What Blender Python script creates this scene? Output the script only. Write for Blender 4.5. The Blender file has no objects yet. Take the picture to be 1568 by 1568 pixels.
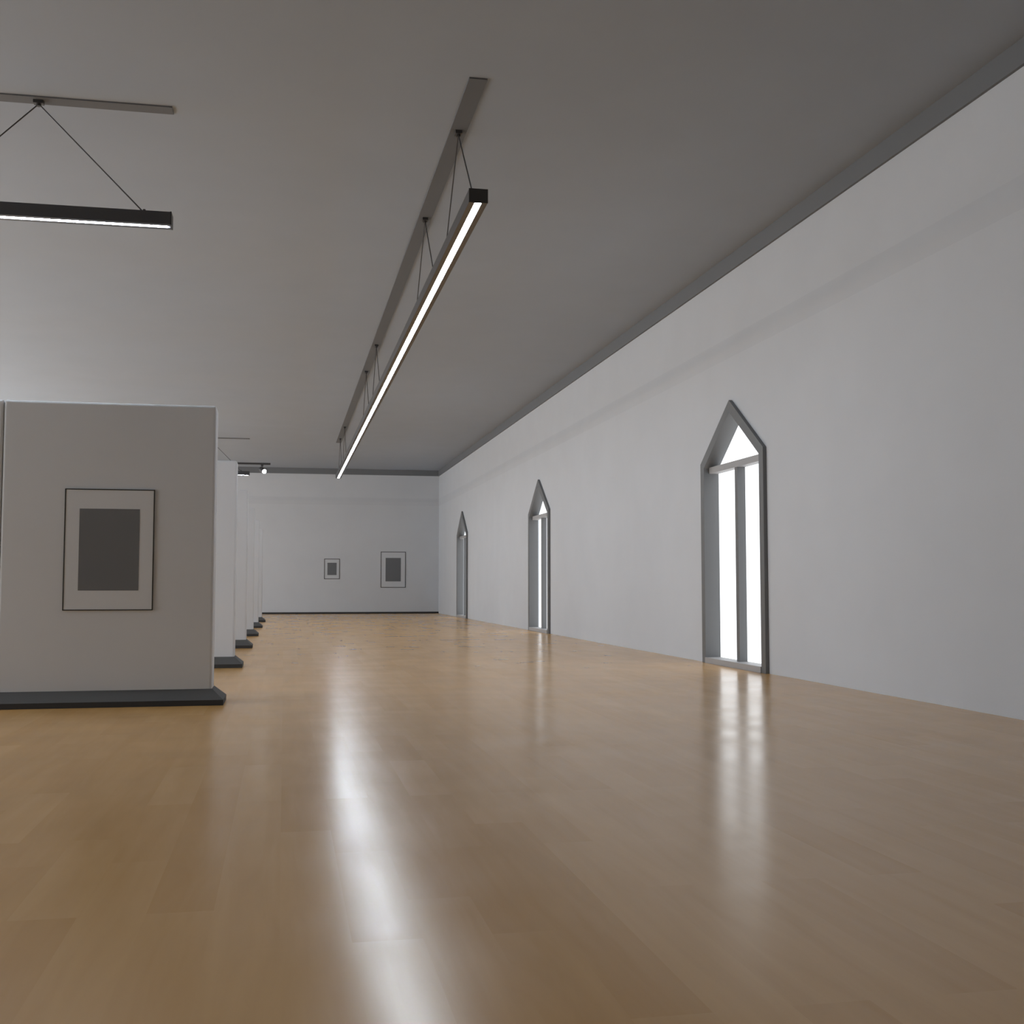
import bpy, bmesh, math
from mathutils import Vector, Matrix, noise

scene = bpy.context.scene
try:
    scene.view_settings.view_transform = 'Standard'
    scene.view_settings.look = 'None'
except Exception as e:
    print(e)

# ------------------------------------------------------------------ materials
def new_mat(name):
    m = bpy.data.materials.new(name); m.use_nodes = True
    nt = m.node_tree; b = nt.nodes['Principled BSDF']
    return m, nt, b

def paint(name, col, rough=0.85, bump=0.05, scale=60, var=0.015, metallic=0.0):
    m, nt, b = new_mat(name)
    tc = nt.nodes.new('ShaderNodeTexCoord')
    n1 = nt.nodes.new('ShaderNodeTexNoise'); n1.inputs['Scale'].default_value = 1.3
    n1.inputs['Detail'].default_value = 2
    nt.links.new(tc.outputs['Object'], n1.inputs['Vector'])
    ramp = nt.nodes.new('ShaderNodeMapRange')
    ramp.inputs['From Min'].default_value = 0.3; ramp.inputs['From Max'].default_value = 0.7
    ramp.inputs['To Min'].default_value = 1 - var; ramp.inputs['To Max'].default_value = 1 + var
    nt.links.new(n1.outputs['Fac'], ramp.inputs['Value'])
    mul = nt.nodes.new('ShaderNodeVectorMath'); mul.operation = 'SCALE'
    mul.inputs[0].default_value = col
    nt.links.new(ramp.outputs['Result'], mul.inputs['Scale'])
    nt.links.new(mul.outputs['Vector'], b.inputs['Base Color'])
    b.inputs['Roughness'].default_value = rough
    b.inputs['Metallic'].default_value = metallic
    if bump:
        n2 = nt.nodes.new('ShaderNodeTexNoise'); n2.inputs['Scale'].default_value = scale
        n2.inputs['Detail'].default_value = 2
        nt.links.new(tc.outputs['Object'], n2.inputs['Vector'])
        bp = nt.nodes.new('ShaderNodeBump'); bp.inputs['Strength'].default_value = bump
        bp.inputs['Distance'].default_value = 0.01
        nt.links.new(n2.outputs['Fac'], bp.inputs['Height'])
        nt.links.new(bp.outputs['Normal'], b.inputs['Normal'])
    return m

M_wall = paint('wall_paint', (0.65, 0.68, 0.72))
M_shadow_band = paint('shadow_band_paint', (0.62, 0.65, 0.69))  # slightly darker than the walls: the pendant bar's shadow, put into the colour
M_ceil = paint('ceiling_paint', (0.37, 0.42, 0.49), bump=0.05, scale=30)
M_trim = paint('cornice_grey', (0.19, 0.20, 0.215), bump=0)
M_plate = paint('ceiling_plate_grey', (0.15, 0.16, 0.175), bump=0)
M_panel = paint('panel_laminate', (0.62, 0.65, 0.69), rough=0.6, bump=0.02)
M_foot = paint('panel_foot_dark', (0.03, 0.031, 0.033), rough=0.7, bump=0)
M_foot2 = paint('panel_foot_slope', (0.085, 0.084, 0.083), rough=0.8, bump=0)
M_frame = paint('window_frame_grey', (0.16, 0.165, 0.17), rough=0.5, bump=0)
M_sill = paint('window_sill_grey', (0.42, 0.42, 0.43), rough=0.5, bump=0)
M_base = paint('baseboard_black', (0.02, 0.02, 0.02), rough=0.5, bump=0)
M_black = paint('black_metal', (0.045, 0.045, 0.047), rough=0.4, bump=0)
M_alu = paint('dark_aluminium', (0.13, 0.13, 0.135), rough=0.35, bump=0, metallic=1.0)
M_mat = paint('picture_mat', (0.63, 0.66, 0.70), rough=0.7, bump=0)
M_pic = paint('picture_print_grey', (0.155, 0.166, 0.18), rough=0.6, bump=0.05, scale=200, var=0.04)

def emis(name, col, s):
    m, nt, b = new_mat(name)
    b.inputs['Base Color'].default_value = (0.9, 0.9, 0.9, 1)
    b.inputs['Emission Color'].default_value = (*col, 1)
    b.inputs['Emission Strength'].default_value = s
    return m
M_led = emis('led_diffuser', (0.84, 0.90, 1.0), 46)
M_spot = emis('spot_lens', (1, 1, 1), 20)

def glass():
    m = bpy.data.materials.new('window_glass'); m.use_nodes = True
    nt = m.node_tree; nt.nodes.clear()
    o = nt.nodes.new('ShaderNodeOutputMaterial'); mix = nt.nodes.new('ShaderNodeMixShader')
    t = nt.nodes.new('ShaderNodeBsdfTransparent'); g = nt.nodes.new('ShaderNodeBsdfGlossy')
    g.inputs['Roughness'].default_value = 0.02
    mix.inputs[0].default_value = 0.05
    nt.links.new(t.outputs[0], mix.inputs[1])
    nt.links.new(g.outputs[0], mix.inputs[2]); nt.links.new(mix.outputs[0], o.inputs[0])
    return m
M_glass = glass()

def wood():
    m, nt, b = new_mat('maple_floor')
    L = nt.links.new
    tc = nt.nodes.new('ShaderNodeTexCoord')
    mp = nt.nodes.new('ShaderNodeMapping'); mp.inputs['Rotation'].default_value = (0, 0, math.radians(90))
    L(tc.outputs['Object'], mp.inputs['Vector'])
    br = nt.nodes.new('ShaderNodeTexBrick')
    br.offset = 0.37; br.offset_frequency = 2
    br.inputs['Scale'].default_value = 1.0
    br.inputs['Brick Width'].default_value = 1.1
    br.inputs['Row Height'].default_value = 0.2
    br.inputs['Mortar Size'].default_value = 0.0
    br.inputs['Color1'].default_value = (0.0, 0.0, 0.0, 1)
    br.inputs['Color2'].default_value = (1, 1, 1, 1)
    L(mp.outputs['Vector'], br.inputs['Vector'])
    mp2 = nt.nodes.new('ShaderNodeMapping'); mp2.inputs['Scale'].default_value = (11, 1.0, 1)
    L(tc.outputs['Object'], mp2.inputs['Vector'])
    off = nt.nodes.new('ShaderNodeVectorMath'); off.operation = 'MULTIPLY_ADD'
    off.inputs[1].default_value = (0.4, 0.6, 0.5)
    L(br.outputs['Color'], off.inputs[0]); L(mp2.outputs['Vector'], off.inputs[2])
    gr = nt.nodes.new('ShaderNodeTexNoise'); gr.inputs['Scale'].default_value = 1.0
    gr.inputs['Detail'].default_value = 4; gr.inputs['Roughness'].default_value = 0.55
    gr.inputs['Distortion'].default_value = 0.6
    L(off.outputs['Vector'], gr.inputs['Vector'])
    def mth(op, a, c, va=None, vc=None):
        n = nt.nodes.new('ShaderNodeMath'); n.operation = op
        if a is not None: L(a, n.inputs[0])
        else: n.inputs[0].default_value = va
        if c is not None: L(c, n.inputs[1])
        else: n.inputs[1].default_value = vc
        return n.outputs[0]
    s = mth('MULTIPLY', br.outputs['Color'], None, vc=0.28)
    s = mth('ADD', s, mth('MULTIPLY', gr.outputs['Fac'], None, vc=0.55))
    cr = nt.nodes.new('ShaderNodeValToRGB')
    cr.color_ramp.elements[0].position = 0.1; cr.color_ramp.elements[0].color = (0.61, 0.33, 0.10, 1)
    cr.color_ramp.elements[1].position = 0.9; cr.color_ramp.elements[1].color = (0.78, 0.475, 0.185, 1)
    L(s, cr.inputs['Fac']); L(cr.outputs['Color'], b.inputs['Base Color'])
    # satin lacquer with soft patchy roughness differences
    sc = nt.nodes.new('ShaderNodeTexNoise'); sc.inputs['Scale'].default_value = 1.8
    sc.inputs['Detail'].default_value = 2; sc.inputs['Roughness'].default_value = 0.5
    L(tc.outputs['Object'], sc.inputs['Vector'])
    mr = nt.nodes.new('ShaderNodeMapRange')
    mr.inputs['From Min'].default_value = 0.2; mr.inputs['From Max'].default_value = 0.8
    mr.inputs['To Min'].default_value = 0.17; mr.inputs['To Max'].default_value = 0.26
    L(sc.outputs['Fac'], mr.inputs['Value'])
    L(mr.outputs['Result'], b.inputs['Roughness'])
    b.inputs['IOR'].default_value = 1.7
    return m
M_floor = wood()

# ------------------------------------------------------------------ mesh builder
class MB:
    def __init__(s, mats):
        s.bm = bmesh.new(); s.mats = mats
    def hexa(s, p, mi=0):
        v = [s.bm.verts.new(c) for c in p]
        for f in ((0,3,2,1),(4,5,6,7),(0,1,5,4),(1,2,6,5),(2,3,7,6),(3,0,4,7)):
            fc = s.bm.faces.new([v[i] for i in f]); fc.material_index = mi
        return v
    def box(s, a, b, mi=0):
        x0,y0,z0 = a; x1,y1,z1 = b
        return s.hexa([(x0,y0,z0),(x1,y0,z0),(x1,y1,z0),(x0,y1,z0),(x0,y0,z1),(x1,y0,z1),(x1,y1,z1),(x0,y1,z1)], mi)
    def prism_x(s, yz, x0, x1, mi=0):
        return s.hexa([(x0,y,z) for y,z in yz]+[(x1,y,z) for y,z in yz], mi)
    def rod(s, a, b, r, mi=0, n=8, r2=None):
        a = Vector(a); b = Vector(b); d = (b-a)
        q = d.to_track_quat('Z','Y').to_matrix().to_4x4()
        res = bmesh.ops.create_cone(s.bm, cap_ends=True, segments=n, radius1=r, radius2=r if r2 is None else r2, depth=d.length,
              matrix=Matrix.Translation((a+b)/2) @ q)
        fs = set()
        for v in res['verts']:
            for f in v.link_faces: fs.add(f)
        for f in fs: f.material_index = mi
    def done(s, name, loc=(0,0,0)):
        bmesh.ops.recalc_face_normals(s.bm, faces=s.bm.faces)
        me = bpy.data.meshes.new(name); s.bm.to_mesh(me); s.bm.free()
        for m in s.mats: me.materials.append(m)
        o = bpy.data.objects.new(name, me); scene.collection.objects.link(o)
        o.location = loc
        return o

# ------------------------------------------------------------------ room
XL, XR, YF, YB, H = -9.0, 5.4, -7.0, 40.5, 5.09
# floor : very slightly uneven boards (sub-millimetre undulation), real geometry
gx0,gx1,gy0,gy1 = XL-0.2, XR+0.2, YF-0.2, YB+0.2
nx, ny = 110, 380
verts=[]; faces=[]
for j in range(ny+1):
    y = gy0+(gy1-gy0)*j/ny
    for i in range(nx+1):
        x = gx0+(gx1-gx0)*i/nx
        z = 0.0014*noise.noise(Vector((x*0.9,y*0.9,0.3))) + 0.0009*noise.noise(Vector((x*1.6,y*2.2,5.3)))
        verts.append((x,y,z-0.0010))
for j in range(ny):
    for i in range(nx):
        a = j*(nx+1)+i
        faces.append((a,a+1,a+nx+2,a+nx+1))
me = bpy.data.meshes.new('floor'); me.from_pydata(verts,[],faces); me.materials.append(M_floor)
me.polygons.foreach_set('use_smooth',[True]*len(me.polygons)); me.update()
fo = bpy.data.objects.new('floor', me); scene.collection.objects.link(fo)

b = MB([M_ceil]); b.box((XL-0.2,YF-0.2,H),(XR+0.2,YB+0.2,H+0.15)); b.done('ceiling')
b = MB([M_wall]); b.box((XL-0.2,YB,-0.05),(XR+0.2,YB+0.2,H)); b.done('wall_back')
b = MB([M_wall]); b.box((XL-0.2,YF-0.2,-0.05),(XR+0.2,YF,H)); b.done('wall_front')
# left wall: unseen open bays between piers, added to let fill light in
b = MB([M_wall])
YO = 5.0
b.box((XL-0.2,YF,-0.05),(XL,YO,H))  # closed here to keep the front of the room darker
b.box((XL-0.2,YO,-0.05),(XL,YB,0.3)); b.box((XL-0.2,YO,4.75),(XL,YB,H))
nb = 8; st = (YB-YO)/nb
for i in range(nb+1):
    y = YO+i*st
    b.box((XL-0.2,max(YO,y-0.3),0.3),(XL,min(YB,y+0.3),4.75))
b.done('wall_left')

WIN = [12.2, 23.05, 33.9]; WW = 2.0; ZS, ZA = 2.58, 3.28
b = MB([M_wall]); y = YF; e = 0.02
for w in WIN:
    b.prism_x([(y,-0.05),(w+e,-0.05),(w+e,H),(y,H)], XR, XR+0.2)
    yc = w+WW/2
    b.prism_x([(w+e,ZS-e),(yc,ZA-e),(yc,H),(w+e,H)], XR, XR+0.2)
    b.prism_x([(yc,ZA-e),(w+WW-e,ZS-e),(w+WW-e,H),(yc,H)], XR, XR+0.2)
    y = w+WW-e
b.prism_x([(y,-0.05),(YB,-0.05),(YB,H),(y,H)], XR, XR+0.2)
b.done('wall_right')

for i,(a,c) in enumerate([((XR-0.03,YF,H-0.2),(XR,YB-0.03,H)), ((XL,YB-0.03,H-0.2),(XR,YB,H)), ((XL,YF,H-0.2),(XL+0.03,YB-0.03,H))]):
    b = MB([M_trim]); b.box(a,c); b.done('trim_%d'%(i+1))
# shallow wall strip, shaped and tinted to stand for the pendant bar's shadow
def shadow_band(name, p_of):
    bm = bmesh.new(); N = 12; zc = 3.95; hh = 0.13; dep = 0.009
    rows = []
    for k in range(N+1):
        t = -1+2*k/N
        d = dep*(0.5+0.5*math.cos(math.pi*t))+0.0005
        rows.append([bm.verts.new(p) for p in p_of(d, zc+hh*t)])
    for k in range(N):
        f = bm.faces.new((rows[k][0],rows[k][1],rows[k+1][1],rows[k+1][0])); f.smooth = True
    me = bpy.data.meshes.new(name); bm.to_mesh(me); bm.free(); me.materials.append(M_shadow_band)
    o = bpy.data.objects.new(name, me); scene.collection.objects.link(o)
shadow_band('trim_4', lambda d,z: [(XR-d,YB,z),(XR-d,YF,z)])  # not a trim: the pendant bar's shadow on the right wall
shadow_band('trim_5', lambda d,z: [(XL,YB-d,z),(XR,YB-d,z)])  # not a trim: the pendant bar's shadow on the back wall
b = MB([M_base]); b.box((XL,YB-0.02,0),(XR,YB,0.06)); b.done('baseboard_back')

# ------------------------------------------------------------------ windows
def window(n, w):
    b = MB([M_frame, M_sill, M_glass])
    t = 0.12; yc = w+WW/2; k = (ZA-ZS)/(WW/2)
    x0, x1 = XR-0.045, XR+0.16
    ti = t/math.cos(math.atan(k))
    zi = ZA-ti; zsi = zi-k*(WW/2-t)
    b.prism_x([(w,0),(w+t,0),(w+t,zsi),(w,ZS)], x0, x1)
    b.prism_x([(w+WW-t,0),(w+WW,0),(w+WW,ZS),(w+WW-t,zsi)], x0, x1)
    b.prism_x([(w,ZS),(w+t,zsi),(yc,zi),(yc,ZA)], x0, x1)
    b.prism_x([(yc,zi),(w+WW-t,zsi),(w+WW,ZS),(yc,ZA)], x0, x1)
    b.box((x0-0.01,w+t,0),(x1,w+WW-t,0.07),1)
    b.box((XR+0.03,w+t,ZS-0.13),(x1-0.01,w+WW-t,ZS-0.05),1)
    b.box((XR+0.04,yc-0.045,0.07),(x1-0.02,yc+0.045,ZS-0.13),0)
    xg = XR+0.10
    z2 = ZS-0.05; yy = (zi-z2)/k
    for poly in ([(w+t,0.07),(yc-0.045,0.07),(yc-0.045,ZS-0.13),(w+t,ZS-0.13)],
                 [(yc+0.045,0.07),(w+WW-t,0.07),(w+WW-t,ZS-0.13),(yc+0.045,ZS-0.13)],
                 [(yc-yy,z2),(yc+yy,z2),(yc,zi)]):
        f = b.bm.faces.new([b.bm.verts.new((xg,p,q)) for p,q in poly]); f.material_index = 2
    b.done('window_%d'%n)
for i,w in enumerate(WIN): window(i+1, w)

# ------------------------------------------------------------------ exhibition panels
def panel(yf):
    b = MB([M_panel, M_foot, M_foot2])
    T = 0.3; zb = 0.13; top = 2.53
    mods = [(-2.285,-0.585),(-4.10,-2.287)]
    for a,c in mods:
        b.box((a,yf,zb-0.02),(c,yf+T,top),0)
    body = list(b.bm.edges)
    bmesh.ops.bevel(b.bm, geom=body, offset=0.02, segments=3, affect='EDGES', profile=0.5)
    X0,X1 = -4.10,-0.585; o = 0.10
    b.box((X0-o,yf-o,0),(X1+o,yf+T+o,0.045),1)
    zt = zb
    b.hexa([(X0-o,yf-o,0.045),(X1+o,yf-o,0.045),(X1+o,yf+T+o,0.045),(X0-o,yf+T+o,0.045),
            (X0-0.004,yf-0.004,zt),(X1+0.004,yf-0.004,zt),(X1+0.004,yf+T+0.004,zt),(X0-0.004,yf+T+0.004,zt)],2)
    return b.done('exhibition_panel')
for i in range(6): panel(10.0+4.4*i)

# ------------------------------------------------------------------ framed pictures
def picture(x0,x1,z0,z1,yw,fw,mx,mz):
    b = MB([M_base, M_mat, M_pic])
    y0 = yw-0.012
    b.box((x0,y0,z0),(x0+fw,yw,z1)); b.box((x1-fw,y0,z0),(x1,yw,z1))
    b.box((x0+fw,y0,z0),(x1-fw,yw,z0+fw)); b.box((x0+fw,y0,z1-fw),(x1-fw,yw,z1))
    b.box((x0+fw,yw-0.009,z0+fw),(x1-fw,yw,z1-fw),1)
    b.box((x0+mx,yw-0.011,z0+mz),(x1-mx,yw-0.0092,z1-mz),2)
    return b.done('framed_picture')
picture(-1.79,-1.075,0.79,1.80,9.999,0.008,0.118,0.165)
picture(3.34,4.22,0.91,2.18,YB,0.02,0.17,0.22)
picture(1.37,1.91,1.21,1.92,YB,0.02,0.11,0.14)

# ------------------------------------------------------------------ linear pendant lights
def pendant(length, hooks, loc, rotz):
    b = MB([M_black, M_led, M_plate, M_alu])
    z0,z1,hw = 4.06, 4.17, 0.075
    b.box((-hw,0,z0+0.035),(hw,length,z1),3)
    for sx in (-1,1):
        a,c = sorted((sx*hw, sx*0.028))
        b.box((a,0.0,z0),(c,length,z0+0.035),3)
    b.box((-hw-0.002,-0.012,z0-0.002),(hw+0.002,0.0,z1+0.002),0)
    b.box((-hw-0.002,length,z0-0.002),(hw+0.002,length+0.012,z1+0.002),0)
    b.box((-0.027,0.03,z0+0.002),(0.027,length-0.03,z0+0.03),1)
    b.box((-0.075,0,H-0.012),(0.075,length,H),2)
    for h in hooks:
        b.box((-0.03,h-0.04,H-0.04),(0.03,h+0.04,H-0.01),0)
        b.rod((0,h,H-0.06),(0,h,H-0.03),0.02,0)
        for s in (-1,1):
            y2 = h+s*0.87
            b.rod((0,h+s*0.01,H-0.05),(0,y2,z1),0.006,0,6)
            b.rod((0,y2,z1),(0,y2,z1+0.03),0.012,0)
    o = b.done('linear_pendant_light', loc=(loc[0],loc[1],0))
    o.rotation_euler = (0,0,rotz)
    return o
Y0 = 8.87
pendant(33.0-Y0, [v-Y0 for v in (9.96,12.45,19.3,21.75,29.6,32.0)], (1.49,Y0), 0)
pendant(4.7, [1.09,3.6], (-0.99,10.0), math.radians(90))
pendant(4.7, [1.09,3.6], (-0.99,32.6), math.radians(90))
pendant(4.7, [1.09,3.6], (-0.99,2.4), math.radians(90))  # added out of view to brighten the near left floor

# ------------------------------------------------------------------ track spotlight
b = MB([M_black, M_spot])
yt = 31.5; zt = 4.25
b.box((-3.4,yt-0.025,zt),(-0.40,yt+0.025,zt+0.05))
for x in (-3.2,-2.1): b.rod((x,yt,zt+0.05),(x,yt,H),0.006)
for x in (-0.62,-2.2):
    b.box((x-0.03,yt-0.03,zt-0.04),(x+0.03,yt+0.03,zt))
    b.rod((x,yt,zt-0.1),(x,yt,zt-0.03),0.012)
    b.rod((x-0.02,yt+0.1,zt-0.11),(x+0.06,yt-0.1,zt-0.19),0.07,0,20)
    b.rod((x+0.06,yt-0.1,zt-0.19),(x+0.064,yt-0.11,zt-0.194),0.055,1,20)
b.done('track_spotlight')

# ------------------------------------------------------------------ world: bright hazy sky, brighter on the west side
w = bpy.data.worlds.new('hazy_sky'); scene.world = w; w.use_nodes = True
nt = w.node_tree; bg = nt.nodes['Background']
tc = nt.nodes.new('ShaderNodeTexCoord'); sp = nt.nodes.new('ShaderNodeSeparateXYZ')
nt.links.new(tc.outputs['Generated'], sp.inputs[0])
mr = nt.nodes.new('ShaderNodeMapRange')
mr.inputs['From Min'].default_value = 0.2; mr.inputs['From Max'].default_value = -0.5
mr.inputs['To Min'].default_value = 1.6; mr.inputs['To Max'].default_value = 3.5
nt.links.new(sp.outputs['X'], mr.inputs['Value'])
nt.links.new(mr.outputs['Result'], bg.inputs['Strength'])
bg.inputs['Color'].default_value = (0.95,0.975,1,1)

# ------------------------------------------------------------------ camera
cd = bpy.data.cameras.new('camera'); cam = bpy.data.objects.new('camera', cd)
scene.collection.objects.link(cam); scene.camera = cam
cd.sensor_width = 36; cd.lens = 36*1750/1568; cd.clip_end = 200
cam.location = (0,0,1.0)
cam.rotation_euler = (math.radians(90+3.66),0,math.radians(-11.26))
